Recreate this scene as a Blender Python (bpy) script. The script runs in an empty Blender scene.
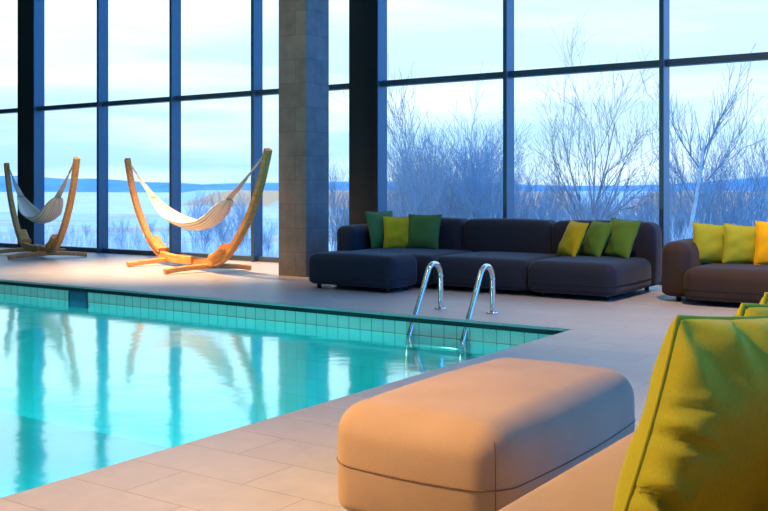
import bpy, bmesh, math, random
from mathutils import Vector, Matrix, noise
random.seed(7)
sc = bpy.context.scene
COL = sc.collection
R = math.radians

# ------------------------------------------------------------------ helpers
def tag(o, label=None, cat=None, group=None, kind=None):
    if label: o['label'] = label
    if cat: o['category'] = cat
    if group: o['group'] = group
    if kind: o['kind'] = kind
    return o

def empty(name, loc=(0, 0, 0), rz=0.0):
    o = bpy.data.objects.new(name, None)
    COL.objects.link(o)
    o.location = loc
    o.rotation_euler = (0, 0, rz)
    o.empty_display_size = 0.1
    return o

def box_uv(bm):
    uv = bm.loops.layers.uv.verify()
    for f in bm.faces:
        n = f.normal
        a = max(range(3), key=lambda i: abs(n[i]))
        for l in f.loops:
            c = l.vert.co
            l[uv].uv = ((c.y, c.z) if a == 0 else (c.x, c.z) if a == 1 else (c.x, c.y))

def obj(name, bm, m, parent=None, smooth=True, uv=False, loc=None, recalc=True):
    if recalc: bmesh.ops.recalc_face_normals(bm, faces=bm.faces)
    if uv:
        bm.normal_update(); box_uv(bm)
    me = bpy.data.meshes.new(name)
    bm.to_mesh(me); bm.free()
    me.polygons.foreach_set('use_smooth', [smooth] * len(me.polygons))
    if m: me.materials.append(m)
    o = bpy.data.objects.new(name, me)
    COL.objects.link(o)
    if parent: o.parent = parent
    if loc: o.location = loc
    return o

def add_box(bm, x0, x1, y0, y1, z0, z1, bevel=0.0, seg=2):
    t = bmesh.new()
    bmesh.ops.create_cube(t, size=1.0)
    for v in t.verts:
        v.co = Vector(((x0 + x1) / 2 + v.co.x * (x1 - x0), (y0 + y1) / 2 + v.co.y * (y1 - y0), (z0 + z1) / 2 + v.co.z * (z1 - z0)))
    if bevel > 0:
        bmesh.ops.bevel(t, geom=t.edges[:], offset=bevel, segments=seg, affect='EDGES', profile=0.5)
    me = bpy.data.meshes.new('tmp'); t.to_mesh(me); t.free()
    bm.from_mesh(me); bpy.data.meshes.remove(me)
    return bm

def box(x0, x1, y0, y1, z0, z1, bevel=0.0, seg=2):
    return add_box(bmesh.new(), x0, x1, y0, y1, z0, z1, bevel, seg)

def smooth_path(pts, n=6, closed=False):
    P = [Vector(p) for p in pts]
    out = []
    L = len(P)
    rng = range(L if closed else L - 1)
    for i in rng:
        if closed:
            p0, p1, p2, p3 = P[(i - 1) % L], P[i], P[(i + 1) % L], P[(i + 2) % L]
        else:
            p0, p1, p2, p3 = P[max(i - 1, 0)], P[i], P[i + 1], P[min(i + 2, L - 1)]
        for k in range(n):
            t = k / n
            out.append(0.5 * ((2 * p1) + (p2 - p0) * t + (2 * p0 - 5 * p1 + 4 * p2 - p3) * t * t + (3 * p1 - p0 - 3 * p2 + p3) * t ** 3))
    if not closed: out.append(P[-1])
    return out

def add_tube(bm, pts, rad, sides=8, closed=False, cap=True):
    P = [Vector(p) for p in pts]
    n = len(P)
    rr = rad if isinstance(rad, (list, tuple)) else [rad] * n
    rings = []
    ref = None
    for i in range(n):
        if closed: d = P[(i + 1) % n] - P[(i - 1) % n]
        else: d = P[min(i + 1, n - 1)] - P[max(i - 1, 0)]
        if d.length < 1e-9: d = Vector((0, 0, 1))
        d.normalize()
        if ref is None:
            ref = d.orthogonal().normalized()
        ref = (ref - d * ref.dot(d))
        if ref.length < 1e-6: ref = d.orthogonal()
        ref.normalize()
        b = d.cross(ref)
        rings.append([bm.verts.new(P[i] + (ref * math.cos(a) + b * math.sin(a)) * rr[i]) for a in [2 * math.pi * k / sides for k in range(sides)]])
    m = n if closed else n - 1
    for i in range(m):
        A, B = rings[i], rings[(i + 1) % n]
        for k in range(sides):
            bm.faces.new((A[k], A[(k + 1) % sides], B[(k + 1) % sides], B[k]))
    if cap and not closed:
        bm.faces.new(rings[0][::-1]); bm.faces.new(rings[-1])
    return bm

def sweep_rect(bm, pts, w, h, side, bev=0.012):
    """rectangular bar along pts: w along the fixed 'side' vector, h across it."""
    P = [Vector(p) for p in pts]; S = Vector(side).normalized(); n = len(P)
    ww = w if isinstance(w, (list, tuple)) else [w] * n
    hh = h if isinstance(h, (list, tuple)) else [h] * n
    rings = []
    for i in range(n):
        d = (P[min(i + 1, n - 1)] - P[max(i - 1, 0)]).normalized()
        N = S.cross(d).normalized()
        a, b = ww[i] / 2, hh[i] / 2
        prof = [(-a + bev, -b), (a - bev, -b), (a, -b + bev), (a, b - bev), (a - bev, b), (-a + bev, b), (-a, b - bev), (-a, -b + bev)]
        rings.append([bm.verts.new(P[i] + S * x + N * y) for x, y in prof])
    for i in range(n - 1):
        for k in range(8):
            bm.faces.new((rings[i][k], rings[i][(k + 1) % 8], rings[i + 1][(k + 1) % 8], rings[i + 1][k]))
    bm.faces.new(rings[0][::-1]); bm.faces.new(rings[-1])
    return bm

def soft_point(p, h, r, bulge, rb=None):
    """p on the [-1,1] cube -> rounded, slightly stuffed box of half sizes h."""
    q = Vector((p[0] * h[0], p[1] * h[1], p[2] * h[2]))
    rz = rb if (rb and p[2] < 0) else r
    rv = (r, r, rz)
    inner = Vector([max(-(h[i] - rv[i]), min(h[i] - rv[i], q[i])) for i in range(3)])
    d = Vector([(q[i] - inner[i]) / rv[i] for i in range(3)])
    if d.length > 1e-9:
        d.normalize()
        q = inner + Vector([d[i] * rv[i] for i in range(3)])
    for i in range(3):
        j, k = [a for a in range(3) if a != i]
        f = (1 - min(1, abs(q[j] / h[j])) ** 2) * (1 - min(1, abs(q[k] / h[k])) ** 2)
        if i == 2 and q[i] < 0: continue
        q[i] += math.copysign(bulge * f, q[i]) * min(1, abs(q[i]) / h[i]) ** 3
    return q

def soft_box(x0, x1, y0, y1, z0, z1, r=0.1, bulge=0.02, n=5, m=6, rb=None):
    h = Vector(((x1 - x0) / 2, (y1 - y0) / 2, (z1 - z0) / 2))
    c = Vector(((x1 + x0) / 2, (y1 + y0) / 2, (z1 + z0) / 2))
    r = min(r, min(h) * 0.98)
    def ticks(hh):
        e = 1 - r / hh
        a = [-1 + (1 - e) * (1 - math.cos(math.pi / 2 * k / n)) if False else -1 + (1 - e) * k / n for k in range(n)]
        b = [-e + 2 * e * k / m for k in range(m + 1)]
        return a + b + [-v for v in a[::-1]]
    T = [ticks(h[i]) for i in range(3)]
    if rb:
        e = 1 - rb / h[2]; T[2] = [-1 + (1 - e) * k / n for k in range(n)] + [-e + (e + 1 - r / h[2]) * k / m for k in range(m + 1)] + [1 - (r / h[2]) * k / n for k in range(n - 1, -1, -1)]
    bm = bmesh.new(); cache = {}
    def vert(p):
        k = tuple(round(v, 6) for v in p)
        if k not in cache: cache[k] = bm.verts.new(soft_point(p, h, r, bulge, rb) + c)
        return cache[k]
    for ax in range(3):
        j, k = [a for a in range(3) if a != ax]
        for s in (-1, 1):
            for a in range(len(T[j]) - 1):
                for b in range(len(T[k]) - 1):
                    vs = []
                    for (u, w) in ((a, b), (a + 1, b), (a + 1, b + 1), (a, b + 1)):
                        p = [0, 0, 0]; p[ax] = s; p[j] = T[j][u]; p[k] = T[k][w]
                        vs.append(vert(p))
                    try: bm.faces.new(vs)
                    except ValueError: pass
    return bm

def seam_loop(x0, x1, y0, y1, z, r, bulge, out=0.002, zc=None, hz=None):
    """points of a horizontal seam around a soft box."""
    hx, hy = (x1 - x0) / 2, (y1 - y0) / 2
    cx, cy = (x1 + x0) / 2, (y1 + y0) / 2
    pts = []
    K = 10
    corners = [(1, 1), (-1, 1), (-1, -1), (1, -1)]
    seq = []
    for ci, (sx, sy) in enumerate(corners):
        a0 = [0, 90, 180, 270][ci]
        for k in range(K + 1):
            a = R(a0 + 90 * k / K)
            seq.append((sx * (hx - r) + r * math.cos(a), sy * (hy - r) + r * math.sin(a)))
    dense = []
    for i in range(len(seq)):
        p, q = seq[i], seq[(i + 1) % len(seq)]
        d = math.hypot(q[0] - p[0], q[1] - p[1]); m = max(1, int(d / 0.05))
        for k in range(m): dense.append((p[0] + (q[0] - p[0]) * k / m, p[1] + (q[1] - p[1]) * k / m))
    fz = 1.0 if zc is None else (1 - min(1, abs((z - zc) / hz)) ** 2)
    for x, y in dense:
        bx = bulge * (1 - min(1, abs(y / hy)) ** 2) * fz * min(1, abs(x) / hx) ** 3
        by = bulge * (1 - min(1, abs(x / hx)) ** 2) * fz * min(1, abs(y) / hy) ** 3
        X = x + math.copysign(bx, x); Y = y + math.copysign(by, y)
        l = math.hypot(X, Y)
        pts.append(Vector((cx + X + out * x / max(l, 1e-6), cy + Y + out * y / max(l, 1e-6), z)))
    return pts

# ------------------------------------------------------------------ materials
def new_mat(name):
    m = bpy.data.materials.new(name); m.use_nodes = True
    nt = m.node_tree
    return m, nt, nt.nodes['Principled BSDF']

def N(nt, t, **kw):
    n = nt.nodes.new(t)
    for k, v in kw.items():
        if k.startswith('i_'):
            key = k[2:]
            key = int(key) if key.isdigit() else key.replace('_', ' ')
            n.inputs[key].default_value = v
        else: setattr(n, k, v)
    return n

def ramp(nt, src, stops):
    r = nt.nodes.new('ShaderNodeValToRGB')
    e = r.color_ramp.elements
    while len(e) < len(stops): e.new(0.5)
    for i, (p, c) in enumerate(stops):
        e[i].position = p; e[i].color = (c[0], c[1], c[2], 1)
    if src: nt.links.new(src, r.inputs[0])
    return r

def simple(name, col, rough=0.5, metal=0.0, spec=0.5, var=0.08, scale=6.0, bump=0.0, bscale=80.0):
    m, nt, b = new_mat(name)
    tc = N(nt, 'ShaderNodeTexCoord')
    no = N(nt, 'ShaderNodeTexNoise', i_Scale=scale, i_Detail=4.0)
    nt.links.new(tc.outputs['Object'], no.inputs['Vector'])
    lo = [c * (1 - var) for c in col]; hi = [min(1, c * (1 + var)) for c in col]
    r = ramp(nt, no.outputs['Fac'], [(0.3, lo), (0.7, hi)])
    nt.links.new(r.outputs[0], b.inputs['Base Color'])
    b.inputs['Roughness'].default_value = rough
    b.inputs['Metallic'].default_value = metal
    b.inputs['Specular IOR Level'].default_value = spec
    if bump:
        nb = N(nt, 'ShaderNodeTexNoise', i_Scale=bscale, i_Detail=3.0)
        nt.links.new(tc.outputs['Object'], nb.inputs['Vector'])
        bp = N(nt, 'ShaderNodeBump', i_Strength=bump, i_Distance=0.01)
        nt.links.new(nb.outputs['Fac'], bp.inputs['Height'])
        nt.links.new(bp.outputs[0], b.inputs['Normal'])
    return m

def fabric(name, col, sheen=0.3, var=0.10, weave=900.0, bump=0.25, tint=None):
    """woven upholstery: crossed threads at a fine pitch, slight melange."""
    m, nt, b = new_mat(name)
    tc = N(nt, 'ShaderNodeTexCoord')
    n1 = N(nt, 'ShaderNodeTexNoise', i_Scale=weave * 0.4, i_Detail=2.0)
    mp = N(nt, 'ShaderNodeMapping'); mp.inputs['Scale'].default_value = (1, 1, 0.25)
    nt.links.new(tc.outputs['Object'], mp.inputs[0]); nt.links.new(mp.outputs[0], n1.inputs['Vector'])
    n2 = N(nt, 'ShaderNodeTexNoise', i_Scale=5.0, i_Detail=3.0)
    nt.links.new(tc.outputs['Object'], n2.inputs['Vector'])
    mx = N(nt, 'ShaderNodeMath', operation='ADD'); mx2 = N(nt, 'ShaderNodeMath', operation='MULTIPLY'); mx2.inputs[1].default_value = 0.5
    nt.links.new(n1.outputs['Fac'], mx.inputs[0]); nt.links.new(n2.outputs['Fac'], mx.inputs[1]); nt.links.new(mx.outputs[0], mx2.inputs[0])
    lo = [c * (1 - var) for c in col]; hi = [min(1, c * (1 + var)) for c in col]
    r = ramp(nt, mx2.outputs[0], [(0.35, lo), (0.65, hi)])
    nt.links.new(r.outputs[0], b.inputs['Base Color'])
    b.inputs['Roughness'].default_value = 0.85
    b.inputs['Specular IOR Level'].default_value = 0.15
    b.inputs['Sheen Weight'].default_value = sheen
    b.inputs['Sheen Roughness'].default_value = 0.4
    if tint: b.inputs['Sheen Tint'].default_value = (*tint, 1)
    bp = N(nt, 'ShaderNodeBump', i_Strength=bump, i_Distance=0.002)
    nt.links.new(n1.outputs['Fac'], bp.inputs['Height']); nt.links.new(bp.outputs[0], b.inputs['Normal'])
    return m

M = {}
M['charcoal'] = fabric('charcoal_wool', (0.020, 0.025, 0.038), sheen=0.15)
M['brown'] = fabric('brown_grey_wool', (0.045, 0.032, 0.027), sheen=0.12)
M['tan'] = fabric('tan_wool', (0.35, 0.27, 0.18), sheen=0.15, weave=1100, bump=0.35)
M['tan_thread'] = fabric('tan_thread', (0.17, 0.115, 0.075), sheen=0.0)
M['dark_thread'] = fabric('dark_thread', (0.03, 0.03, 0.035), sheen=0.0)
M['green'] = fabric('green_cotton', (0.055, 0.15, 0.045), sheen=0.1, weave=700)
M['leaf'] = fabric('leaf_green_cotton', (0.10, 0.20, 0.03), sheen=0.1, weave=700)
M['yellow'] = fabric('yellow_cotton', (0.42, 0.36, 0.012), sheen=0.1, weave=700)
M['lime'] = fabric('lime_cotton', (0.35, 0.385, 0.03), sheen=0.1, weave=700)
M['amber'] = fabric('amber_cotton', (0.80, 0.44, 0.01), sheen=0.1, weave=700)
M['foot'] = simple('black_plastic_foot', (0.012, 0.012, 0.014), rough=0.4)
M['canvas'] = simple('cream_canvas', (0.72, 0.62, 0.48), rough=0.9, bump=0.3, bscale=300)
M['cord'] = simple('cream_cord', (0.62, 0.56, 0.46), rough=0.9)
M['ceiling'] = simple('ceiling_plaster', (0.30, 0.28, 0.26), rough=0.9)
M['wallwarm'] = simple('oak_panel_wall', (0.14, 0.09, 0.055), rough=0.6)
M['frost'] = simple('white_frosted_stems', (0.82, 0.88, 0.92), rough=0.9, var=0.15, scale=2.0)
M['bark'] = simple('pale_bark', (0.30, 0.31, 0.34), rough=0.9, var=0.3)
M['birch'] = simple('birch_bark', (0.62, 0.66, 0.72), rough=0.8, var=0.2)
M['twig'] = simple('haze_blue_twigs', (0.30, 0.38, 0.46), rough=0.9, var=0.25, scale=2.0)  # bluish tone carries haze and cold daylight in the bark colour

# steel ladder
m, nt, b = new_mat('polished_steel')
b.inputs['Base Color'].default_value = (0.78, 0.76, 0.72, 1); b.inputs['Metallic'].default_value = 1.0; b.inputs['Roughness'].default_value = 0.16
tc = N(nt, 'ShaderNodeTexCoord'); no = N(nt, 'ShaderNodeTexNoise', i_Scale=60.0)
nt.links.new(tc.outputs['Object'], no.inputs['Vector'])
r = ramp(nt, no.outputs['Fac'], [(0.3, (0.12,) * 3), (0.7, (0.22,) * 3)]); nt.links.new(r.outputs[0], b.inputs['Roughness'])
M['steel'] = m

# window frame: dark blue-grey coated aluminium
M['frame'] = simple('anthracite_aluminium', (0.035, 0.068, 0.10), rough=0.32, metal=0.0, spec=0.8, var=0.04)
M['pier'] = simple('black_steel_cladding', (0.012, 0.013, 0.016), rough=0.35, spec=0.7, var=0.05)

# laminated wood
m, nt, b = new_mat('laminated_larch')
tc = N(nt, 'ShaderNodeTexCoord'); mp = N(nt, 'ShaderNodeMapping'); mp.inputs['Scale'].default_value = (1.2, 10, 10)
nt.links.new(tc.outputs['Object'], mp.inputs[0])
no = N(nt, 'ShaderNodeTexNoise', i_Scale=3.0, i_Detail=6.0, i_Roughness=0.6); nt.links.new(mp.outputs[0], no.inputs['Vector'])
r = ramp(nt, no.outputs['Fac'], [(0.25, (0.40, 0.15, 0.035)), (0.5, (0.62, 0.27, 0.07)), (0.75, (0.74, 0.38, 0.12))])
nt.links.new(r.outputs[0], b.inputs['Base Color']); b.inputs['Roughness'].default_value = 0.5
M['wood'] = m

# striped hammock cloth
m, nt, b = new_mat('striped_cream_cloth')
tc = N(nt, 'ShaderNodeTexCoord'); sp = N(nt, 'ShaderNodeSeparateXYZ'); nt.links.new(tc.outputs['UV'], sp.inputs[0])
wv = N(nt, 'ShaderNodeMath', operation='SINE'); ml = N(nt, 'ShaderNodeMath', operation='MULTIPLY'); ml.inputs[1].default_value = 60.0
nt.links.new(sp.outputs['Y'], ml.inputs[0]); nt.links.new(ml.outputs[0], wv.inputs[0])
r = ramp(nt, wv.outputs[0], [(0.0, (0.80, 0.72, 0.58)), (0.55, (0.80, 0.72, 0.58)), (0.8, (0.50, 0.36, 0.20))])
nt.links.new(r.outputs[0], b.inputs['Base Color']); b.inputs['Roughness'].default_value = 0.9
M['hammock'] = m

# floor: large stone tiles with pale joints
m, nt, b = new_mat('stone_tiles')
ge = N(nt, 'ShaderNodeNewGeometry'); mp = N(nt, 'ShaderNodeMapping')
mp.inputs['Location'].default_value = (3.08, 0.0, 0); nt.links.new(ge.outputs['Position'], mp.inputs[0])
br = N(nt, 'ShaderNodeTexBrick', offset=0.5)
br.inputs['Scale'].default_value = 1.0
br.inputs['Brick Width'].default_value = 0.60; br.inputs['Row Height'].default_value = 0.30
br.inputs['Mortar Size'].default_value = 0.004; br.inputs['Mortar Smooth'].default_value = 0.3
br.inputs['Bias'].default_value = 0.0
br.inputs['Color1'].default_value = (0.42, 0.425, 0.435, 1); br.inputs['Color2'].default_value = (0.47, 0.47, 0.475, 1)
br.inputs['Mortar'].default_value = (0.34, 0.30, 0.28, 1)
nt.links.new(mp.outputs[0], br.inputs['Vector'])
no = N(nt, 'ShaderNodeTexNoise', i_Scale=9.0, i_Detail=7.0, i_Roughness=0.65); nt.links.new(ge.outputs['Position'], no.inputs['Vector'])
r = ramp(nt, no.outputs['Fac'], [(0.25, (0.78, 0.76, 0.75)), (0.75, (1.0, 1.0, 1.0))])
mx = N(nt, 'ShaderNodeMix', data_type='RGBA', blend_type='MULTIPLY'); mx.inputs[0].default_value = 1.0
nt.links.new(br.outputs['Color'], mx.inputs[6]); nt.links.new(r.outputs[0], mx.inputs[7])
nt.links.new(mx.outputs[2], b.inputs['Base Color'])
rr = ramp(nt, no.outputs['Fac'], [(0.3, (0.38,) * 3), (0.7, (0.52,) * 3)]); nt.links.new(rr.outputs[0], b.inputs['Roughness'])
bp = N(nt, 'ShaderNodeBump', i_Strength=0.25, i_Distance=0.004)
inv = N(nt, 'ShaderNodeMath', operation='SUBTRACT'); inv.inputs[0].default_value = 1.0
nt.links.new(br.outputs['Fac'], inv.inputs[1]); nt.links.new(inv.outputs[0], bp.inputs['Height']); nt.links.new(bp.outputs[0], b.inputs['Normal'])
M['floor'] = m

# stone cladding of the column
m, nt, b = new_mat('slate_cladding')
tc = N(nt, 'ShaderNodeTexCoord')
br = N(nt, 'ShaderNodeTexBrick', offset=0.5); br.inputs['Scale'].default_value = 1.0
br.inputs['Brick Width'].default_value = 0.62; br.inputs['Row Height'].default_value = 0.30; br.inputs['Mortar Size'].default_value = 0.003
br.inputs['Color1'].default_value = (0.165, 0.145, 0.13, 1); br.inputs['Color2'].default_value = (0.20, 0.178, 0.162, 1); br.inputs['Mortar'].default_value = (0.10, 0.088, 0.08, 1)
nt.links.new(tc.outputs['UV'], br.inputs['Vector'])
no = N(nt, 'ShaderNodeTexNoise', i_Scale=5.0, i_Detail=8.0, i_Roughness=0.6); nt.links.new(tc.outputs['Object'], no.inputs['Vector'])
r = ramp(nt, no.outputs['Fac'], [(0.3, (0.62,) * 3), (0.7, (1.0,) * 3)])
mx = N(nt, 'ShaderNodeMix', data_type='RGBA', blend_type='MULTIPLY'); mx.inputs[0].default_value = 1.0
nt.links.new(br.outputs['Color'], mx.inputs[6]); nt.links.new(r.outputs[0], mx.inputs[7]); nt.links.new(mx.outputs[2], b.inputs['Base Color'])
b.inputs['Roughness'].default_value = 0.6
bp = N(nt, 'ShaderNodeBump', i_Strength=0.3, i_Distance=0.01); nt.links.new(no.outputs['Fac'], bp.inputs['Height']); nt.links.new(bp.outputs[0], b.inputs['Normal'])
M['slate'] = m

# pool tiles
def pool_tile(name, c1, c2, mort, size):
    m, nt, b = new_mat(name)
    tc = N(nt, 'ShaderNodeTexCoord')
    br = N(nt, 'ShaderNodeTexBrick', offset=0.0); br.inputs['Scale'].default_value = 1.0
    br.inputs['Brick Width'].default_value = size; br.inputs['Row Height'].default_value = 0.17; br.inputs['Mortar Size'].default_value = 0.004
    br.inputs['Color1'].default_value = (*c1, 1); br.inputs['Color2'].default_value = (*c2, 1); br.inputs['Mortar'].default_value = (*mort, 1)
    nt.links.new(tc.outputs['UV'], br.inputs['Vector'])
    nt.links.new(br.outputs['Color'], b.inputs['Base Color']); b.inputs['Roughness'].default_value = 0.25
    return m
M['band'] = pool_tile('pale_green_tiles', (0.74, 0.74, 0.62), (0.80, 0.80, 0.68), (0.18, 0.30, 0.26), 0.125)
M['basin'] = pool_tile('turquoise_tiles', (0.01, 0.70, 0.72), (0.012, 0.76, 0.78), (0.008, 0.58, 0.60), 0.125)
M['coping_shade'] = simple('coping_shade_black', (0.004, 0.006, 0.008), rough=0.7)  # near-black colour standing for the shade under the coping overhang
M['skim'] = simple('blue_skimmer', (0.03, 0.16, 0.26), rough=0.4)

def schlick(nt, base, power, bump=None):
    """reflectance that rises towards grazing view, the same from both sides."""
    lw = N(nt, 'ShaderNodeLayerWeight', i_Blend=0.5)
    if bump: nt.links.new(bump, lw.inputs['Normal'])
    pw = N(nt, 'ShaderNodeMath', operation='POWER'); pw.inputs[1].default_value = power
    nt.links.new(lw.outputs['Facing'], pw.inputs[0])
    ma = N(nt, 'ShaderNodeMath', operation='MULTIPLY_ADD', use_clamp=True); ma.inputs[1].default_value = 1 - base; ma.inputs[2].default_value = base
    nt.links.new(pw.outputs[0], ma.inputs[0])
    return ma

# water
m, nt, b = new_mat('pool_water'); nt.nodes.remove(b)
out = nt.nodes['Material Output']
tr = N(nt, 'ShaderNodeBsdfTransparent'); tr.inputs[0].default_value = (0.32, 0.93, 0.96, 1)
gl = N(nt, 'ShaderNodeBsdfGlossy'); gl.inputs['Roughness'].default_value = 0.09; gl.inputs[0].default_value = (1, 1, 1, 1)
mi = N(nt, 'ShaderNodeMixShader')
ge = N(nt, 'ShaderNodeNewGeometry'); mp = N(nt, 'ShaderNodeMapping'); mp.inputs['Scale'].default_value = (1.0, 1.0, 1.0)
nt.links.new(ge.outputs['Position'], mp.inputs[0])
no = N(nt, 'ShaderNodeTexNoise', i_Scale=2.2, i_Detail=2.0); nt.links.new(mp.outputs[0], no.inputs['Vector'])
no2 = N(nt, 'ShaderNodeTexNoise', i_Scale=9.0, i_Detail=1.0); nt.links.new(mp.outputs[0], no2.inputs['Vector'])
ad = N(nt, 'ShaderNodeMath', operation='MULTIPLY_ADD'); ad.inputs[1].default_value = 0.18
nt.links.new(no2.outputs['Fac'], ad.inputs[0]); nt.links.new(no.outputs['Fac'], ad.inputs[2])
bp = N(nt, 'ShaderNodeBump', i_Strength=0.03, i_Distance=0.12); nt.links.new(ad.outputs[0], bp.inputs['Height'])
nt.links.new(bp.outputs[0], gl.inputs['Normal']); fr = schlick(nt, 0.07, 3.3, bp.outputs[0])
nt.links.new(fr.outputs[0], mi.inputs[0]); nt.links.new(tr.outputs[0], mi.inputs[1]); nt.links.new(gl.outputs[0], mi.inputs[2])
nt.links.new(mi.outputs[0], out.inputs['Surface'])
M['water'] = m

# glass
m, nt, b = new_mat('clear_glass'); nt.nodes.remove(b)
out = nt.nodes['Material Output']
tr = N(nt, 'ShaderNodeBsdfTransparent'); tr.inputs[0].default_value = (0.95, 0.98, 0.99, 1)
gl = N(nt, 'ShaderNodeBsdfGlossy'); gl.inputs['Roughness'].default_value = 0.01
fr = schlick(nt, 0.03, 5.0)
mu = N(nt, 'ShaderNodeMath', operation='MULTIPLY'); mu.inputs[1].default_value = 0.7
mi = N(nt, 'ShaderNodeMixShader')
nt.links.new(fr.outputs[0], mu.inputs[0]); nt.links.new(mu.outputs[0], mi.inputs[0])
nt.links.new(tr.outputs[0], mi.inputs[1]); nt.links.new(gl.outputs[0], mi.inputs[2]); nt.links.new(mi.outputs[0], out.inputs['Surface'])
M['glass'] = m

# outdoor ground: frost with dry reed patches
m, nt, b = new_mat('frosted_ground')
ge = N(nt, 'ShaderNodeNewGeometry')
mp = N(nt, 'ShaderNodeMapping'); mp.inputs['Scale'].default_value = (0.05, 0.018, 0.0); nt.links.new(ge.outputs['Position'], mp.inputs[0])
no = N(nt, 'ShaderNodeTexNoise', i_Scale=1.0, i_Detail=3.0); nt.links.new(mp.outputs[0], no.inputs['Vector'])
n2 = N(nt, 'ShaderNodeTexNoise', i_Scale=1.5, i_Detail=6.0); nt.links.new(ge.outputs['Position'], n2.inputs['Vector'])
r1 = ramp(nt, n2.outputs['Fac'], [(0.3, (0.55, 0.64, 0.68)), (0.7, (0.84, 0.90, 0.92))])
r2 = ramp(nt, no.outputs['Fac'], [(0.50, (0, 0, 0)), (0.58, (1, 1, 1))])
mx = N(nt, 'ShaderNodeMix', data_type='RGBA'); nt.links.new(r2.outputs[0], mx.inputs[0]); nt.links.new(r1.outputs[0], mx.inputs[6]); mx.inputs[7].default_value = (0.80, 0.55, 0.38, 1)
nt.links.new(mx.outputs[2], b.inputs['Base Color']); b.inputs['Roughness'].default_value = 0.95
M['ground'] = m
M['hill'] = simple('haze_blue_hills', (0.17, 0.40, 0.68), rough=1.0, var=0.2, scale=0.01)  # distance haze is put into the blue base colour
m, nt, b = new_mat('lake_water')
b.inputs['Base Color'].default_value = (0.35, 0.55, 0.70, 1); b.inputs['Roughness'].default_value = 0.25
ge = N(nt, 'ShaderNodeNewGeometry'); no = N(nt, 'ShaderNodeTexNoise', i_Scale=0.05, i_Detail=3.0); nt.links.new(ge.outputs['Position'], no.inputs['Vector'])
r = ramp(nt, no.outputs['Fac'], [(0.3, (0.42, 0.62, 0.74)), (0.7, (0.52, 0.72, 0.82))]); nt.links.new(r.outputs[0], b.inputs['Base Color'])
M['lake'] = m

# ------------------------------------------------------------------ room
WY = 11.11            # glass line
EX, EY = -3.08, 7.12  # pool edges
XL, XR, YB, ZC = -24.0, 5.5, -7.0, 6.4
PL, PB = -22.0, -4.5  # pool left end, pool near end

bm = bmesh.new()
add_box(bm, XL, XR, EY, WY + 0.10, -0.022, 0.0)
add_box(bm, EX, XR, YB, EY, -0.022, 0.0)
add_box(bm, XL, PL, YB, EY, -0.022, 0.0)
add_box(bm, PL, EX, YB, PB, -0.022, 0.0)
fl = obj('floor', bm, M['floor'], smooth=False)
tag(fl, 'beige grey stone tile deck around the pool', 'floor', kind='structure')

bm = bmesh.new(); g = 0.03
add_box(bm, PL - 0.3, EX + 0.3, EY + g, EY + 0.3, -1.6, -0.022)
add_box(bm, EX + g, EX + 0.3, PB - 0.3, EY + g, -1.6, -0.022)
add_box(bm, PL - 0.3, PL - g, PB - 0.3, EY + g, -1.6, -0.022)
add_box(bm, PL - g, EX + g, PB - 0.3, PB - g, -1.6, -0.022)
add_box(bm, PL - 0.3, EX + 0.3, PB - 0.3, EY + 0.3, -1.8, -1.6)
pool = obj('swimming_pool', bm, M['basin'], smooth=False, uv=True)
tag(pool, 'sunken rectangular swimming pool basin with turquoise tiles', 'swimming pool', kind='structure')
bm = bmesh.new()
add_box(bm, PL, EX + 0.02, EY + 0.012, EY + g, -0.185, -0.06)
add_box(bm, EX + 0.012, EX + g, PB, EY + 0.012, -0.185, -0.06)
obj('tile_band', bm, M['band'], pool, smooth=False, uv=True)
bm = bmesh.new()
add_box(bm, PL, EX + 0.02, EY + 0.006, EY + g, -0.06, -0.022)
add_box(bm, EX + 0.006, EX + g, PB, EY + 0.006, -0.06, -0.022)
obj('coping_shade_strip', bm, M['coping_shade'], pool, smooth=False)  # dark strip painted where the coping casts its shade
# skimmer opening in the far wall
bm = bmesh.new(); sx = -9.15
add_box(bm, sx - 0.02, sx, EY - 0.004, EY + 0.02, -0.24, -0.055); add_box(bm, sx + 0.28, sx + 0.30, EY - 0.004, EY + 0.02, -0.24, -0.055)
add_box(bm, sx, sx + 0.28, EY - 0.004, EY + 0.02, -0.075, -0.055)
sk = obj('skimmer_inlet', bm, M['frame'], pool, smooth=False)
obj('skimmer_flap', box(sx, sx + 0.28, EY + 0.002, EY + 0.014, -0.24, -0.075), M['skim'], sk, smooth=False)

bm = bmesh.new()
vs = [bm.verts.new(p) for p in ((PL - g, PB - g, -0.17), (EX + g, PB - g, -0.17), (EX + g, EY + g, -0.17), (PL - g, EY + g, -0.17))]
bm.faces.new(vs)
tag(obj('pool_water', bm, M['water'], smooth=False), 'calm turquoise pool water reflecting the tall windows', 'water', kind='stuff')

tag(obj('ceiling', box(XL, XR, YB, WY + 0.1, ZC, ZC + 0.2), M['ceiling'], smooth=False), 'plain ceiling high above the pool', 'ceiling', kind='structure')
tag(obj('wall_back', box(XL, XR, YB - 0.2, YB, -0.02, ZC), M['wallwarm'], smooth=False), 'wood panelled wall behind the viewer', 'wall', kind='structure')
tag(obj('wall_left', box(XL - 0.2, XL, YB, WY + 0.1, -0.02, ZC), M['wallwarm'], smooth=False), 'wood panelled wall at the far left end', 'wall', kind='structure')

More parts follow.
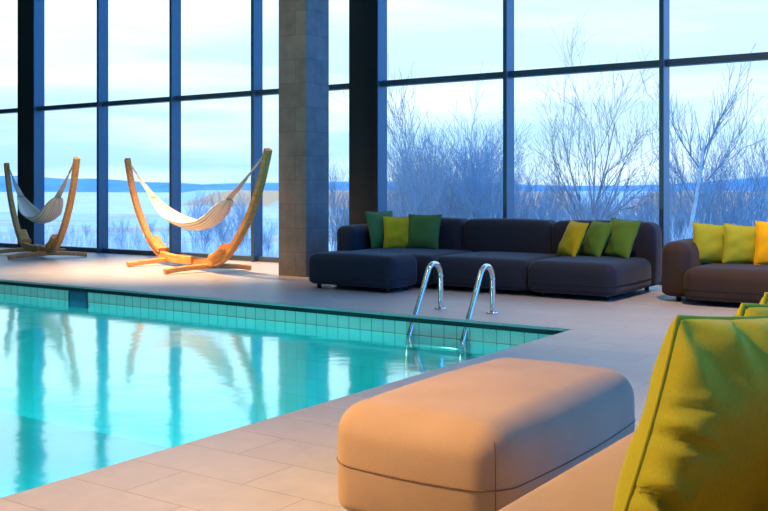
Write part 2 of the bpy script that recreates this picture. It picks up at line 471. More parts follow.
# window wall: bays between mullions (right face of each mullion at the given x)
FD = 0.19; FW = 0.055
bays = [(-22.6, -20.82), (-20.82, -19.05), (-19.05, -17.3), (-17.3, -15.53),
        (-15.05, -13.28), (-13.28, -11.53), (-11.53, -9.80), (-9.80, -8.05),
        (-7.56, -5.60), (-5.60, -3.62), (-3.62, -1.65), (-1.65, 0.33), (0.33, 2.3), (2.3, 4.27), (4.27, 5.5)]
names = {4: 'tall window at the left edge beyond the far left black pier', 5: 'tall window behind the right legs of the far left hammock', 6: 'tall window behind the left tip of the nearer hammock',
         7: 'tall window right of the nearer hammock middle', 8: 'tall window beside the stone column', 9: 'tall window above the left part of the dark sofa',
         10: 'tall window above the right part of the dark sofa with a bare tree', 11: 'tall window behind the brown sofa at the right edge'}
for i, (a, bq) in enumerate(bays):
    w = empty('window_%d' % (i + 1), (0, 0, 0)); tag(w, names.get(i + 1), 'window', kind='structure')
    x1 = bq
    if i not in (3, 7):
        obj('mullion', box(bq - FW, bq, WY - FD, WY + 0.02, 0.0, ZC, 0.004, 1), M['frame'], w, smooth=False)
        x1 = bq - FW
    obj('sill_rail', box(a, x1, WY - 0.10, WY + 0.02, 0.0, 0.075, 0.004, 1), M['frame'], w, smooth=False)
    obj('transom', box(a, x1, WY - 0.10, WY + 0.02, 2.488, 2.565, 0.004, 1), M['frame'], w, smooth=False)
    obj('pane', box(a, x1, WY - 0.012, WY - 0.006, 0.075, 2.488), M['glass'], w, smooth=False)
    obj('pane', box(a, x1, WY - 0.012, WY - 0.006, 2.565, ZC), M['glass'], w, smooth=False)
for (a, bq, lab) in ((-8.05, -7.56, 'black steel pier in the glass wall beside the stone column'), (-15.53, -15.05, 'black steel pier in the glass wall behind the far left hammock')):
    p = obj('pillar', box(a, bq - 0.004, WY - 0.175, WY + 0.05, 0.0, ZC, 0.004, 1), M['pier'], smooth=False)
    tag(p, lab, 'pillar', kind='structure')
    obj('skylit_side', box(bq - 0.004, bq, WY - 0.172, WY + 0.05, 0.0, ZC), M['frame'], p, smooth=False)  # right face in blue: sky light on the black pier, put into its colour
tag(obj('pillar', box(-8.025, -7.58, 9.41, 9.87, 0.0, ZC, 0.003, 1), M['slate'], smooth=False, uv=True), 'tall stone clad column standing at the pool deck before the windows', 'column', kind='structure')

# right-hand glazed side of the hall
ys = [YB, -4.4, -1.8, 0.8, 3.4, 6.0, 8.6, WY]
for i in range(len(ys) - 1):
    w = empty('window_%d' % (16 + i)); tag(w, None, 'window', kind='structure')
    obj('mullion', box(XR, XR + FD, ys[i], ys[i] + FW, 0.0, ZC), M['frame'], w, smooth=False)
    obj('transom', box(XR, XR + 0.1, ys[i] + FW, ys[i + 1], 2.488, 2.565), M['frame'], w, smooth=False)
    obj('pane', box(XR + 0.09, XR + 0.096, ys[i] + FW, ys[i + 1], 0.0, 2.488), M['glass'], w, smooth=False)
    obj('pane', box(XR + 0.09, XR + 0.096, ys[i] + FW, ys[i + 1], 2.565, ZC), M['glass'], w, smooth=False)

# ------------------------------------------------------------------ pool ladder
def make_ladder():
    root = empty('pool_ladder', (-4.31, EY, 0)); tag(root, 'stainless steel pool ladder with two looped handrails at the far pool edge', 'pool ladder')
    for s in (-1, 1):
        x = s * 0.265
        yb = 0.50
        pts = [(x, yb, 0.0), (x, yb, 0.16), (x, yb, 0.30)]
        for k in range(0, 8):
            a = R(150 * k / 7)
            pts.append((x, yb - 0.115 + 0.115 * math.cos(a), 0.305 + 0.115 * math.sin(a)))
        pts += [(x, 0.205, 0.225), (x, 0.118, 0.075), (x, 0.035, -0.07), (x, -0.03, -0.19), (x, -0.06, -0.35), (x, -0.06, -0.85)]
        rail = add_tube(bmesh.new(), smooth_path(pts, 4), 0.0245, 14)
        ro = obj('handrail', rail, M['steel'], root)
        bm = bmesh.new(); add_tube(bm, [(x, yb, 0.0), (x, yb, 0.012), (x, yb, 0.016)], [0.055, 0.055, 0.045], 20)
        obj('flange', bm, M['steel'], ro)
    for z in (-0.23, -0.46, -0.70):
        obj('tread', box(-0.265, 0.265, -0.11, -0.02, z - 0.012, z + 0.012, 0.006, 2), M['steel'], root)
    return root
make_ladder()

# ------------------------------------------------------------------ hammocks
def arch_pts(side, S):
    base = [(-0.25, 0.125), (0.3, 0.115), (0.7, 0.125), (1.0, 0.17), (1.3, 0.30), (1.6, 0.52), (1.9, 0.80), (2.15, 1.14), (2.35, 1.55)]
    return [(side * t * S, z * (1 if S > 0.95 else 0.99)) for t, z in base]

def make_stand(loc, rz, S, label):
    root = empty('hammock_stand', loc, rz); tag(root, label, 'hammock stand', 'wooden hammock stands by the windows')
    for s in (-1, 1):
        pts = smooth_path([(t, s * 0.02, z) for t, z in arch_pts(s, S)], 5)
        n = len(pts)
        h = [0.115 - 0.03 * i / (n - 1) for i in range(n)]
        obj('arm', sweep_rect(bmesh.new(), pts, 0.085, h, (0, 1, 0)), M['wood'], root, smooth=False)
        # cheek block where the arm leaves the base
        bl = smooth_path([(s * 0.86 * S, 0, 0.20), (s * 1.05 * S, 0, 0.25), (s * 1.25 * S, 0, 0.36)], 4)
        obj('brace', sweep_rect(bmesh.new(), bl, 0.17, 0.08, (0, 1, 0), 0.02), M['wood'], root, smooth=False)
        # arched foot across
        fp = smooth_path([(s * 0.69 * S, -0.60, 0.035), (s * 0.69 * S, -0.35, 0.062), (s * 0.69 * S, 0, 0.078), (s * 0.69 * S, 0.35, 0.062), (s * 0.69 * S, 0.60, 0.035)], 5)
        ft = obj('foot', sweep_rect(bmesh.new(), fp, 0.095, 0.065, (1, 0, 0)), M['wood'], root, smooth=False)
    return root

def make_hammock(loc, rz, S, label):
    root = empty('hammock', loc, rz); tag(root, label, 'hammock', 'hammocks by the windows')
    line = [(-1.35, 0.985), (-0.95, 0.79), (-0.5, 0.63), (0.0, 0.555), (0.4, 0.55), (0.8, 0.63), (1.15, 0.83), (1.32, 0.955)]
    c = smooth_path([(t * S, 0, z) for t, z in line], 8)
    n = len(c); K = 20
    bm = bmesh.new(); uv = bm.loops.layers.uv.verify(); g = []
    for i, p in enumerate(c):
        u = i / (n - 1)
        w = 0.03 + 0.24 * math.sin(math.pi * u) ** 0.8 if 0 < u < 1 else 0.03
        row = []
        for k in range(K + 1):
            v = -1 + 2 * k / K
            dz = 0.10 * (abs(v) ** 2) * math.sin(math.pi * u) ** 0.9 if 0 < u < 1 else 0
            fold = 0.008 * math.sin(v * 22 + 3 * math.sin(u * 4)) * (1 - 0.6 * math.sin(math.pi * u))
            row.append(bm.verts.new((p.x, v * w * 0.75, p.z + dz + fold)))
        g.append(row)
    for i in range(n - 1):
        for k in range(K):
            f = bm.faces.new((g[i][k], g[i + 1][k], g[i + 1][k + 1], g[i][k + 1]))
            for l, (uu, vv) in zip(f.loops, ((i, k), (i + 1, k), (i + 1, k + 1), (i, k + 1))): l[uv].uv = (uu / n, vv / K)
    cl = obj('cloth', bm, M['hammock'], root)
    md = cl.modifiers.new('thick', 'SOLIDIFY'); md.thickness = 0.012
    for s, tip, end in ((-1, (-2.28, 1.47), (-1.33, 0.98)), (1, (2.27, 1.47), (1.30, 0.95))):
        a = Vector((tip[0] * S, 0, tip[1])); e = Vector((end[0] * S, 0, end[1]))
        cb = bmesh.new()
        mid = a.lerp(e, 0.28)
        add_tube(cb, [a, mid], 0.014, 8)
        for k in range(7):
            v = -1 + 2 * k / 6
            add_tube(cb, [mid, mid.lerp(e + Vector((0, v * 0.03, 0)), 0.5) + Vector((0, v * 0.014, -0.01)), e + Vector((-s * 0.06, v * 0.045, -0.02))], 0.008, 6)
        co = obj('cord', cb, M['cord'], root)
    return root
ang = math.atan2(-0.37, 0.93)
A = (-9.75, 9.53, 0); B = (-13.56, 9.93, 0)
make_stand(A, ang, 1.0, 'wooden arc hammock stand nearer the stone column, lit warm orange')
make_hammock(A, ang, 1.0, 'cream striped hammock slung from the stand nearer the stone column')
make_stand(B, ang, 0.87, 'wooden arc hammock stand at the far left edge of the pool deck')
make_hammock(B, ang, 0.87, 'pale hammock hanging in front of the far left black pier')

# ------------------------------------------------------------------ sofas
def feet(root, pts, r=0.028, h=0.05):
    for x, y in pts:
        bm = bmesh.new(); add_tube(bm, [(x, y, 0), (x, y, h + 0.02)], [r * 0.85, r], 14)
        obj('foot', bm, M['foot'], root)

def soft_part(name, root, m, thread, x0, x1, y0, y1, z0, z1, r=0.1, bulge=0.02, seam=None, hi=False, rb=0.05):
    bmm = soft_box(x0, x1, y0, y1, z0, z1, r, bulge, 8 if hi else 5, 16 if hi else 7, rb)
    o = obj(name, bmm, m, root)
    if seam is not None:
        rr = min(r, (z1 - z0) / 2 * 0.98)
        # radius of the plan outline at the seam height equals the full rounding (seam sits in the straight band)
        pts = seam_loop(x0, x1, y0, y1, seam, rr, bulge, 0.001, (z0 + z1) / 2, (z1 - z0) / 2)
        bm = add_tube(bmesh.new(), pts, 0.0025 if hi else 0.004, 6, closed=True)
        obj('seam', bm, thread, o)
    return o

ch, dt = M['charcoal'], M['dark_thread']
s1 = empty('modular_sofa', (0, 0, 0)); tag(s1, 'long charcoal modular sofa under the windows beyond the pool ladder', 'sofa')
for (a, b2, f) in ((-6.86, -5.54, 9.02), (-5.54, -4.40, 9.00), (-4.40, -3.47, 8.98)):
    soft_part('seat', s1, ch, dt, a, b2, f, 10.14, 0.045, 0.365, 0.10, 0.02, 0.15)
for (a, b2) in ((-6.93, -5.79), (-5.79, -4.65), (-4.65, -3.47)):
    soft_part('backrest', s1, ch, dt, a, b2, 10.10, 10.46, 0.045, 0.73, 0.10, 0.015)
soft_part('armrest', s1, ch, dt, -7.11, -6.85, 9.36, 10.46, 0.045, 0.645, 0.09, 0.012)
feet(s1, [(-7.0, 9.5), (-7.0, 10.35), (-5.65, 9.2), (-5.0, 9.2), (-4.28, 9.15), (-3.6, 9.15), (-3.6, 10.3), (-5.2, 10.3)])

ot = empty('ottoman', (0, 0, 0)); tag(ot, 'charcoal upholstered ottoman before the left end of the dark sofa', 'ottoman')
soft_part('cushion_body', ot, ch, dt, -6.77, -5.64, 8.40, 8.955, 0.045, 0.385, 0.09, 0.02, 0.15)
feet(ot, [(-6.66, 8.50), (-5.76, 8.50), (-6.66, 8.85), (-5.76, 8.85)])

br_, bt = M['brown'], M['dark_thread']
s2 = empty('sofa', (0, 0, 0)); tag(s2, 'brown grey sofa cut by the right edge of the photo', 'sofa')
soft_part('armrest', s2, br_, bt, -3.15, -2.87, 9.36, 10.42, 0.045, 0.5755, 0.11, 0.012)
soft_part('seat', s2, br_, bt, -2.87, -1.3, 9.17, 10.15, 0.045, 0.352, 0.10, 0.02, 0.15)
soft_part('seat', s2, br_, bt, -1.3, 0.2, 9.17, 10.15, 0.045, 0.352, 0.10, 0.02, 0.15)
soft_part('backrest', s2, br_, bt, -2.82, -1.3, 10.08, 10.42, 0.045, 0.575, 0.10, 0.012)
soft_part('backrest', s2, br_, bt, -1.3, 0.2, 10.08, 10.42, 0.045, 0.575, 0.10, 0.012)
feet(s2, [(-3.0, 9.50), (-3.0, 10.3), (-2.6, 9.35), (-1.45, 9.35), (-1.15, 9.35), (0.05, 9.35), (0.05, 10.3)])

tn, tt = M['tan'], M['tan_thread']
o2 = empty('ottoman', (0, 0, 0)); tag(o2, 'large tan upholstered ottoman in the foreground at the pool side', 'ottoman')
soft_part('cushion_body', o2, tn, tt, -1.96, -1.325, 2.54, 3.72, 0.03, 0.395, 0.10, 0.030, 0.208, hi=True)
sc_ = [soft_point((1, -1, -0.96 + 1.9 * k / 40), ((1.96 - 1.325) / 2, (3.72 - 2.54) / 2, (0.395 - 0.03) / 2), 0.10, 0.030, 0.05) for k in range(41)]
obj('seam', add_tube(bmesh.new(), [p + Vector(((-1.96 - 1.325) / 2 + 0.0005, (2.54 + 3.72) / 2 - 0.0005, (0.395 + 0.03) / 2)) for p in sc_], 0.0016, 6), M['tan_thread'], [c for c in o2.children if c.name.startswith('cushion_body')][0])
feet(o2, [(-1.86, 2.66), (-1.45, 2.66), (-1.86, 3.58), (-1.45, 3.58)])

s3 = empty('sofa', (0, 0, 0)); tag(s3, 'tan sofa seat in the bottom right corner under the big lime cushion', 'sofa')
soft_part('seat', s3, tn, tt, -1.03, -0.20, 0.75, 2.92, 0.045, 0.40, 0.06, 0.010, 0.165, hi=True)
soft_part('backrest', s3, tn, tt, -0.25, 0.0, 1.08, 2.92, 0.045, 0.82, 0.07, 0.008, None, hi=True)
feet(s3, [(-0.93, 0.9), (-0.1, 1.5), (-0.93, 2.78), (-0.1, 2.78)])

# ------------------------------------------------------------------ cushions
def pillow_geo(size, thick, n, seed, wr, shear=0.0, folds=(), pw=0.55):
    """stuffed square cushion standing on its lower edge, front towards -Y."""
    hs = size / 2
    def edge(u, v):
        # sides drawn in between the corners
        k = 0.055
        return Vector((u * hs * (1 - k * (1 - v * v)) + shear * (v + 1) * hs, 0, v * hs * (1 - k * (1 - u * u)) + hs))
    def off(u, v, s):
        a = max(0.0, (1 - abs(u) ** 2.4)) ** pw * max(0.0, (1 - abs(v) ** 2.4)) ** pw
        t = thick / 2 * a
        p = Vector((u * 2.3 + seed, v * 2.3, s * 3.1 + seed))
        w = noise.noise(p) * 0.022 * a
        # creases radiating from corners and along the edges
        e = max(abs(u), abs(v))
        cr = math.sin(9 * math.atan2(v, u) + 4 * noise.noise(Vector((u * 1.5, v * 1.5, seed)))) * max(0, e - 0.55) * (1 - e) * 4.0
        rid = (0.5 - abs(noise.noise(Vector((u * 2.6 + 7, v * 2.6 - u * 1.2, seed * 1.7 + s))))) * (1 - e * e)
        fd = 0.0
        if s < 0:
            for (u0, v0, u1, v1, wd_, dp) in folds:
                du, dv = u1 - u0, v1 - v0; L2 = du * du + dv * dv
                q = max(0.0, min(1.0, ((u - u0) * du + (v - v0) * dv) / L2))
                d = math.hypot(u - u0 - q * du, v - v0 - q * dv)
                fd += dp * (1 - 0.9 * q) * (-math.exp(-(d / wd_) ** 2) + 0.6 * math.exp(-((d - 2.0 * wd_) / wd_) ** 2))
        return t + (w + 0.010 * cr * a + 0.012 * rid * a) * wr + fd * min(1.0, a * 2.5)
    return edge, off

def make_pillow(name, m, thread, size, thick, seed=1.0, n=18, wr=1.0, shear=0.0, folds=(), pw=0.55):
    edge, off = pillow_geo(size, thick, n, seed, wr, shear, folds, pw)
    def tk(k):  # denser near edges
        t = -1 + 2 * k / n
        return math.sin(t * math.pi / 2) * 0.6 + t * 0.4
    bm = bmesh.new(); rows = {}
    for s in (-1, 1):
        for i in range(n + 1):
            for j in range(n + 1):
                u, v = tk(i), tk(j)
                rim = i in (0, n) or j in (0, n)
                if rim and s == 1: rows[(s, i, j)] = rows[(-1, i, j)]; continue
                p = edge(u, v); p.y = 0 if rim else s * off(u, v, s)
                rows[(s, i, j)] = bm.verts.new(p)
        for i in range(n):
            for j in range(n):
                q = [rows[(s, i, j)], rows[(s, i + 1, j)], rows[(s, i + 1, j + 1)], rows[(s, i, j + 1)]]
                bm.faces.new(q if s == -1 else q[::-1])
    o = obj(name, bm, m)
    ring = [edge(tk(i), -1) for i in range(n)] + [edge(1, tk(j)) for j in range(n)] + [edge(tk(n - i), 1) for i in range(n)] + [edge(-1, tk(n - j)) for j in range(n)]
    pb = add_tube(bmesh.new(), ring, 0.0055, 6, closed=True)
    obj('piping', pb, thread or m, o)
    return o

def place(o, x, y, z, yaw, lean, roll=0.0):
    """x,y,z = middle of the lower edge; yaw turns about Z; lean tips the top backwards."""
    o.matrix_world = Matrix.Translation((x, y, z)) @ Matrix.Rotation(R(yaw), 4, 'Z') @ Matrix.Rotation(R(-lean), 4, 'X') @ Matrix.Rotation(R(roll), 4, 'Y')

SZ = 0.368; SB = 0.355
G1 = 'cushions at the left end of the charcoal sofa'
G2 = 'cushions at the right end of the charcoal sofa'
G3 = 'cushions on the brown sofa'
G4 = 'cushions in the foreground'
cush = [
 # label, material, size, thick, x, y, z, yaw, lean, roll, seed, group
 ('dark green cushion leaning on the left arm of the charcoal sofa', 'green', 0.46, 0.15, -6.68, 9.82, SZ, 80, 14, 0, 1.3, G1),
 ('small yellow cushion between two dark green cushions', 'yellow', 0.40, 0.13, -6.45, 9.80, SZ, 36, 16, 0, 2.1, G1),
 ('dark green cushion facing forward, right of the small yellow one', 'green', 0.43, 0.15, -6.19, 9.86, SZ, 8, 16, 0, 3.7, G1),
 ('yellow cushion leaning at the front of the right hand trio on the charcoal sofa', 'yellow', 0.405, 0.13, -4.29, 9.72, SZ, -38, 24, 3, 4.2, G2),
 ('leaf green cushion in the middle of the right hand trio on the charcoal sofa', 'leaf', 0.41, 0.13, -4.05, 9.78, SZ, -36, 24, 2, 5.9, G2),
 ('leaf green cushion at the right end of the charcoal sofa', 'leaf', 0.43, 0.14, -3.79, 9.82, SZ, -24, 22, 3, 6.4, G2),
 ('lime yellow cushion nearest the arm of the brown sofa', 'lime', 0.395, 0.14, -2.77, 9.80, SB, 34, 10, 5, 7.7, G3),
 ('lime yellow cushion in the middle of the brown sofa row', 'lime', 0.39, 0.14, -2.47, 9.80, SB, 34, 10, 5, 8.3, G3),
 ('amber yellow cushion at the right edge on the brown sofa', 'amber', 0.42, 0.14, -2.15, 9.78, SB, 24, 10, 4, 9.1, G3),
]
for (lab, mk, size, th, x, y, z, yaw, lean, roll, seed, grp) in cush:
    o = make_pillow('cushion', M[mk], None, size, th, seed, 18)
    tag(o, lab, 'cushion', grp); place(o, x, y, z, yaw, lean, roll)
FOLDS = ((-1.0, 0.05, -0.5, -0.15, 0.05, 0.028), (-1.0, -0.42, -0.35, -0.85, 0.05, 0.034), (-1.0, -0.62, -0.6, -1.0, 0.045, 0.024),
         (-0.95, 0.95, -0.45, 0.30, 0.10, 0.022), (-0.45, 0.98, -0.10, 0.40, 0.08, 0.018), (-1.0, 0.25, -0.6, 0.30, 0.04, 0.012), (0.2, 1.0, 0.1, 0.4, 0.08, 0.014))
near = [
 ('large lime cushion nearest the viewer at the right edge', 0.45, 0.21, -0.578, 1.972, 0.395, 58, 0, 0, 11.3, 56, FOLDS),
 ('lime cushion peeking out just behind the large near one', 0.45, 0.18, -0.525, 2.255, 0.395, 58, 0, 0, 12.9, 24, ()),
 ('lime cushion farthest back in the foreground row, only its tip showing', 0.45, 0.18, -0.535, 2.51, 0.395, 58, 0, 0, 13.1, 24, ())]
for (lab, size, th, x, y, z, yaw, lean, roll, seed, n, fo) in near:
    o = make_pillow('cushion', M['lime'], None, size, th, seed, n, 1.0, 0.37, fo, 0.34)
    tag(o, lab, 'cushion', G4); place(o, x, y, z, yaw, lean, roll)

# ------------------------------------------------------------------ outdoors
def ground_z(x, y):
    d = y - WY
    z = -0.35 - 2.2 * min(1, max(0, d) / 22.0) ** 1.2 - 3.6 * min(1, max(0, d - 18) / 110.0)
    return z + 0.25 * noise.noise(Vector((x * 0.05, y * 0.05, 3)))
bm = bmesh.new()
yy = [WY + 0.12, 13, 15, 18, 22, 27, 33, 40, 50, 62, 78, 96, 118, 145, 175, 205]
xx = list(range(-420, 141, 14))
g = [[bm.verts.new((x, y, ground_z(x, y) if y < 200 else -6.6)) for x in xx] for y in yy]
for i in range(len(yy) - 1):
    for j in range(len(xx) - 1): bm.faces.new((g[i][j], g[i][j + 1], g[i + 1][j + 1], g[i + 1][j]))
tag(obj('ground', bm, M['ground']), 'frosted slope with dry reed patches outside the windows', 'ground', kind='structure')
bm = bmesh.new()
vs = [bm.verts.new(p) for p in ((-4200, 120, -6.3), (1500, 120, -6.3), (1500, 2600, -6.3), (-4200, 2600, -6.3))]
bm.faces.new(vs)
tag(obj('lake', bm, M['lake'], smooth=False), 'pale still lake stretching to the far shore', 'lake', kind='structure')

def hill(name, label, x0, x1, y, prof, dy):
    """ridge with real depth: near shore, crest, far foot."""
    bm = bmesh.new(); n = 60; rows = []
    for i in range(n + 1):
        u = i / n; x = x0 + (x1 - x0) * u
        h = prof(u) * (1 + 0.12 * noise.noise(Vector((u * 14, y * 0.01, 1)))) + 1.0
        rows.append([bm.verts.new((x, y + dy * t, -6.4 + h * f)) for t, f in ((0, 0), (0.12, 0.35), (0.3, 0.8), (0.5, 1), (1, 0))])
    for i in range(n):
        for k in range(4): bm.faces.new((rows[i][k], rows[i + 1][k], rows[i + 1][k + 1], rows[i][k + 1]))
    tag(obj(name, bm, M['hill']), label, 'hill', kind='structure')
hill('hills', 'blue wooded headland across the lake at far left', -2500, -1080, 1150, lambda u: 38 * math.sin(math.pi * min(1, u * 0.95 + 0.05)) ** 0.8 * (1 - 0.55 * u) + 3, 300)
M['reed'] = M['ground'].copy()
for nd in M['reed'].node_tree.nodes:
    if nd.type == 'MAPPING': nd.inputs['Scale'].default_value = (0.045, 0.01, 0)
    if nd.type == 'VALTORGB' and nd.color_ramp.elements[0].color[0] == 0: nd.color_ramp.elements[0].position = 0.42; nd.color_ramp.elements[1].position = 0.5
    if nd.type == 'MIX': nd.inputs[7].default_value = (1.0, 0.52, 0.24, 1)
_h = M['hill']; M['hill'] = M['reed']
hill('reed_bank', 'beige reed bank on the shore behind the bare trees', -330, 60, 300, lambda u: 5.5, 60)
M['hill'] = _h
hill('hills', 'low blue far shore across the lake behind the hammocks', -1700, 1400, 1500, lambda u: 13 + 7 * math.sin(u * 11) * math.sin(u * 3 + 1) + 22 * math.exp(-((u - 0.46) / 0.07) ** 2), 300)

# bare trees ---------------------------------------------------------
def branch(bm, p, d, L, r, depth, rng, spread=0.5, up=0.25, sides=5, minr=0.004, fork=1.0):
    n = 4 if depth > 1 else 3
    pts = [Vector(p)]; rad = [r]; dd = Vector(d).normalized(); ends = []
    for i in range(n):
        dd = (dd + Vector((rng.uniform(-1, 1), rng.uniform(-1, 1), rng.uniform(-0.4, 0.8))) * 0.10 + Vector((0, 0, up * 0.12))).normalized()
        pts.append(pts[-1] + dd * (L / n)); rad.append(max(minr, r * (1 - 0.62 * (i + 1) / n)))
        ends.append((pts[-1].copy(), dd.copy(), rad[-1]))
    add_tube(bm, pts, rad, sides if depth > 1 else 3, cap=False)
    if depth <= 0: return
    for (q, d2, r2) in ends:
        for _ in range(2 if rng.random() < fork else 1):
            a = rng.uniform(0, 6.283)
            o = d2.orthogonal().normalized(); c = d2.cross(o)
            nd = d2 + (o * math.cos(a) + c * math.sin(a)) * rng.uniform(0.5, 1.0) * spread + Vector((0, 0, up))
            branch(bm, q, nd, L * rng.uniform(0.45, 0.68), r2 * 0.72, depth - 1, rng, spread, up, sides, minr, fork)

# the big many-stemmed tree in the middle of the right half
rng = random.Random(21)
tb = (-9.1, 22.0)
tz = ground_z(*tb)
main = empty('bare_tree', (tb[0], tb[1], tz)); tag(main, 'tall bare tree with several spreading stems behind the right part of the dark sofa', 'tree')
bm = bmesh.new(); add_tube(bm, [(0, 0, -0.1), (0.02, 0, 0.8), (0.05, 0, 1.7)], [0.075, 0.06, 0.045], 8); obj('trunk', bm, M['bark'], main)
for (dx, dy, dz, L) in ((0.02, 0.05, 1, 4.6), (-0.62, 0.1, 0.9, 3.6), (0.60, -0.1, 0.95, 3.7), (-0.28, -0.2, 1, 4.0), (0.30, 0.25, 1, 4.1), (0.95, 0.1, 0.8, 2.8), (-0.95, 0.1, 0.75, 2.8)):
    bm = bmesh.new(); branch(bm, (0.04, 0, 1.2 + rng.uniform(-0.1, 0.5)), (dx, dy, dz), L * 0.60, 0.024, 3, rng, 0.75, 0.16, 5, 0.003, 0.45)
    obj('branch', bm, M['bark'], main)
# birch at the right
rng = random.Random(5)
bx = (-6.2, 20.0); bz = ground_z(*bx)
birch = empty('birch_tree', (bx[0], bx[1], bz)); birch.scale = (0.8, 0.8, 0.82); tag(birch, 'leaning white birch behind the left cushions of the brown sofa', 'tree')
bm = bmesh.new(); add_tube(bm, smooth_path([(0, 0, -0.1), (0.08, 0, 1.3), (0.32, 0, 2.7), (0.5, 0, 4.0)], 4), [0.085 - 0.0052 * k for k in range(13)], 8); obj('trunk', bm, M['birch'], birch)
for (z, dx, dy) in ((1.6, -0.5, 0), (2.0, 0.7, 0.2), (2.4, -0.6, 0.2), (2.7, 0.8, -0.2), (3.0, 0.1, 0.4), (3.3, -0.5, -0.3), (3.6, 0.6, 0.2)):
    bm = bmesh.new(); branch(bm, (0.32 * z / 2.7, 0, z), (dx, dy, 0.9), 1.5, 0.025, 2, rng, 0.6, 0.2, 4, 0.005); obj('branch', bm, M['twig'], birch)

# thicket of smaller bare trees
protos = []
for k in range(6):
    rng = random.Random(100 + k); bm = bmesh.new()
    for s in range(rng.randint(2, 4)):
        branch(bm, (rng.uniform(-.25, .25), rng.uniform(-.25, .25), -0.1), (rng.uniform(-.3, .3), rng.uniform(-.3, .3), 1), rng.uniform(2.0, 2.9), 0.032, 3, rng, 0.72, 0.17, 4, 0.004, 0.8)
    me_o = obj('bare_tree', bm, M['twig'])
    protos.append(me_o)
rng = random.Random(3)
def azx(px, Y):  # a bearing seen from the seating, to a world x at distance Y
    return Y * math.tan(math.atan((px - 384) / 978.0) - R(34.3))
spots = []
for px in range(389, 506, 4): spots.append((px + rng.uniform(-4, 4), rng.uniform(24, 44), rng.uniform(0.8, 1.3), 'w9'))
for px in range(513, 657, 6): spots.append((px + rng.uniform(-4, 4), rng.uniform(26, 46), rng.uniform(0.6, 0.95), 'w10'))
for px in range(670, 1010, 9): spots.append((px + rng.uniform(-4, 4), rng.uniform(22, 42), rng.uniform(0.5, 0.85), 'w11'))
spots += [(722, 24, 0.85, 'w11'), (735, 26, 0.8, 'w11'), (708, 25, 0.85, 'w11')]
for px in (333, 341, 348): spots.append((px, rng.uniform(30, 40), 0.9, 'w8'))
for px in (196, 206, 217, 224, 231, 240, 247, 270): spots.append((px + rng.uniform(-3, 3), rng.uniform(34, 50), rng.uniform(0.55, 0.95), 'w7'))
for px in (112, 125, 140, 152, 163, 60, 72, 84): spots.append((px + rng.uniform(-3, 3), rng.uniform(36, 60), rng.uniform(0.3, 0.45), 'w5'))
tl = {'w9': ('slender bare tree in the thicket seen above the left part of the dark sofa', 'thicket above the left part of the dark sofa'),
      'w10': ('slender bare tree in the thicket around the tall many stemmed tree', 'thicket around the tall tree'),
      'w11': ('slender bare tree in the thicket behind the brown sofa', 'thicket behind the brown sofa'),
      'w8': ('slender bare tree seen between stone column and black pier', 'thicket beside the stone column'),
      'w7': ('small bare tree by the lake seen through the nearer hammock arc', 'small trees by the lake'),
      'w5': ('low bare shrub by the lake left of the nearer hammock', 'shrubs by the lake')}
for k, (px, Y, s, key) in enumerate(spots):
    if k < len(protos): o = protos[k]
    else:
        o = protos[k % len(protos)].copy(); COL.objects.link(o)
    x = azx(px, Y)
    o.location = (x, Y, ground_z(x, Y)); o.rotation_euler = (0, 0, rng.uniform(0, 6.28)); o.scale = (s, s, s * rng.uniform(0.9, 1.15))
    tag(o, tl[key][0], 'tree', tl[key][1])

# undergrowth: countless thin frosted stems
bm = bmesh.new(); rng = random.Random(9)
for k in range(6200):
    px = rng.uniform(-40, 950) if k % 3 else rng.uniform(380, 950)
    Y = rng.uniform(14.5, 60) if k % 2 else rng.uniform(14.5, 30)
    x = azx(px, Y); z = ground_z(x, Y)
    h = rng.uniform(0.5, 1.25) * (1.1 if px > 380 else 0.75)
    top = Vector((x + rng.uniform(-.25, .25) * h, Y + rng.uniform(-.25, .25) * h, z + h))
    b0 = Vector((x, Y, z - 0.05)); mid = b0.lerp(top, 0.5) + Vector((rng.uniform(-.05, .05), 0, 0))
    add_tube(bm, [b0, mid, top], [0.009, 0.006, 0.003], 3, cap=False)
    for _ in range(2):
        t = rng.uniform(0.3, 0.8); q = b0.lerp(top, t)
        add_tube(bm, [q, q + Vector((rng.uniform(-.2, .2), rng.uniform(-.2, .2), rng.uniform(.15, .35))) * h], [0.005, 0.0025], 3, cap=False)
tag(obj('undergrowth', bm, M['frost'], recalc=False), 'frosted brushwood stems covering the slope outside', 'undergrowth', kind='stuff')

# ------------------------------------------------------------------ sky
wd = bpy.data.worlds.new('dusk_sky'); sc.world = wd; wd.use_nodes = True
nt = wd.node_tree; bg = nt.nodes['Background']
tc = N(nt, 'ShaderNodeTexCoord'); sp = N(nt, 'ShaderNodeSeparateXYZ'); nt.links.new(tc.outputs['Generated'], sp.inputs[0])
el = ramp(nt, sp.outputs['Z'], [(0.0, (0.40, 0.72, 1.0)), (0.04, (0.50, 0.80, 1.02)), (0.13, (0.63, 0.86, 1.06)), (0.3, (0.72, 1.0, 1.2)), (1.0, (0.35, 0.70, 1.3))])
mp = N(nt, 'ShaderNodeMapping'); mp.inputs['Scale'].default_value = (1.6, 1.6, 16.0); nt.links.new(tc.outputs['Generated'], mp.inputs[0])
cl = N(nt, 'ShaderNodeTexNoise', i_Scale=1.6, i_Detail=5.0, i_Roughness=0.55); nt.links.new(mp.outputs[0], cl.inputs['Vector'])
cr = ramp(nt, cl.outputs['Fac'], [(0.42, (0, 0, 0)), (0.68, (0.95, 0.95, 0.95))])
mx = N(nt, 'ShaderNodeMix', data_type='RGBA'); nt.links.new(cr.outputs[0], mx.inputs[0]); nt.links.new(el.outputs[0], mx.inputs[6]); mx.inputs[7].default_value = (0.95, 1.12, 1.2, 1)
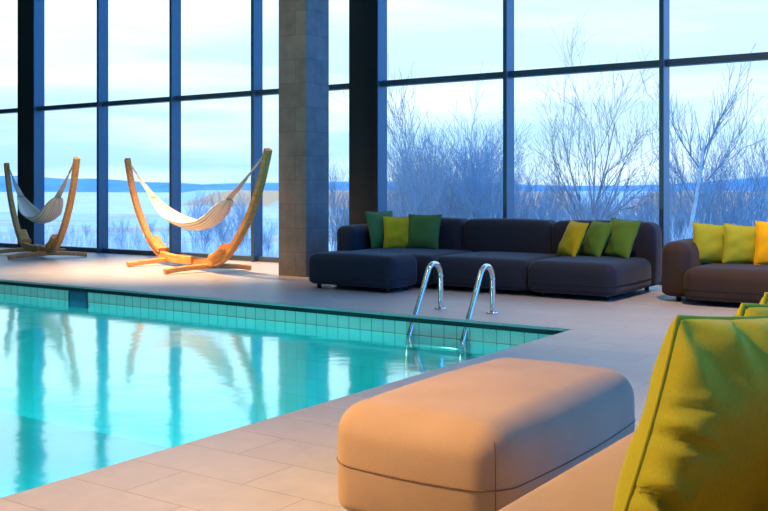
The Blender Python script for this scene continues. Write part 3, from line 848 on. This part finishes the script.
# deeper dusk blue away from the sunset side (towards +X)
az = N(nt, 'ShaderNodeMapRange'); az.inputs['From Min'].default_value = -0.1; az.inputs['From Max'].default_value = 0.75
nt.links.new(sp.outputs['X'], az.inputs['Value'])
mz = N(nt, 'ShaderNodeMix', data_type='RGBA'); nt.links.new(az.outputs[0], mz.inputs[0]); nt.links.new(mx.outputs[2], mz.inputs[6]); mz.inputs[7].default_value = (0.15, 0.95, 3.0, 1)
nt.links.new(mz.outputs[2], bg.inputs['Color']); bg.inputs['Strength'].default_value = 1.15

# ------------------------------------------------------------------ lamps
def area(name, loc, target, size, power, col, spread=180):
    l = bpy.data.lights.new(name, 'AREA'); l.shape = 'DISK'; l.size = size; l.energy = power; l.color = col; l.spread = R(spread)
    o = bpy.data.objects.new(name, l); COL.objects.link(o); o.location = loc
    d = Vector(target) - Vector(loc); o.rotation_euler = d.to_track_quat('-Z', 'Y').to_euler()
    return o
WARM = (1.0, 0.60, 0.30)
area('ceiling_lamp', (-6.5, -0.4, 6.2), (-1.7, 2.6, 0.3), 0.6, 75, (1.0, 0.52, 0.2), 40)
area('ceiling_lamp', (-4.5, 3.0, 6.2), (-4.5, 3.4, 0), 0.8, 30, (1.0, 0.74, 0.5))
area('ceiling_lamp', (-10.4, 7.4, 6.2), (-10.0, 9.3, 0.5), 0.5, 125, WARM, 46)
area('ceiling_lamp', (-1.4, 6.4, 6.2), (-1.8, 9.4, 0.3), 0.5, 75, WARM, 70)
area('ceiling_lamp', (-9.0, 5.0, 6.2), (-9.0, 6.0, 0), 0.8, 25, (1.0, 0.74, 0.5))
area('ceiling_lamp', (-7.9, 7.7, 6.2), (-8.0, 9.3, 1.2), 0.3, 8, (1.0, 0.5, 0.18), 45)
for k, (x, y, tx, ty) in enumerate(((EX - 0.01, 5.2, -8, 5.0), (EX - 0.01, 2.2, -8, 3.0), (EX - 0.01, -1.0, -8, 1.0), (-7.0, PB + 0.02, -7.0, 4.0), (-12.0, PB + 0.02, -12.0, 4.0))):
    area('basin_fill_light', (x, y, -0.62), (tx, ty, -3.0), 0.3, 150, (0.85, 1.0, 0.95), 72)  # fill lights added below the water, out of view, to brighten the basin

# ------------------------------------------------------------------ camera
cam = bpy.data.cameras.new('camera'); co = bpy.data.objects.new('camera', cam); COL.objects.link(co)
cam.sensor_width = 36.0; cam.lens = 978.0 / 768.0 * 36.0
cam.shift_y = -67.5 / 768.0
cam.clip_start = 0.05; cam.clip_end = 8000
co.location = (0, 0, 1.1); co.rotation_euler = (R(90), 0, R(34.3))
sc.camera = co

sc.view_settings.view_transform = 'Standard'; sc.view_settings.look = 'None'
sc.view_settings.exposure = 0.22; sc.view_settings.gamma = 1.0; sc.view_settings.use_curve_mapping = False
try:
    sc.cycles.use_denoising = True
    sc.cycles.max_bounces = 10; sc.cycles.transparent_max_bounces = 24
    sc.cycles.diffuse_bounces = 4; sc.cycles.glossy_bounces = 4
    sc.cycles.caustics_reflective = False; sc.cycles.caustics_refractive = False
    sc.cycles.sample_clamp_indirect = 4.0
except Exception: pass
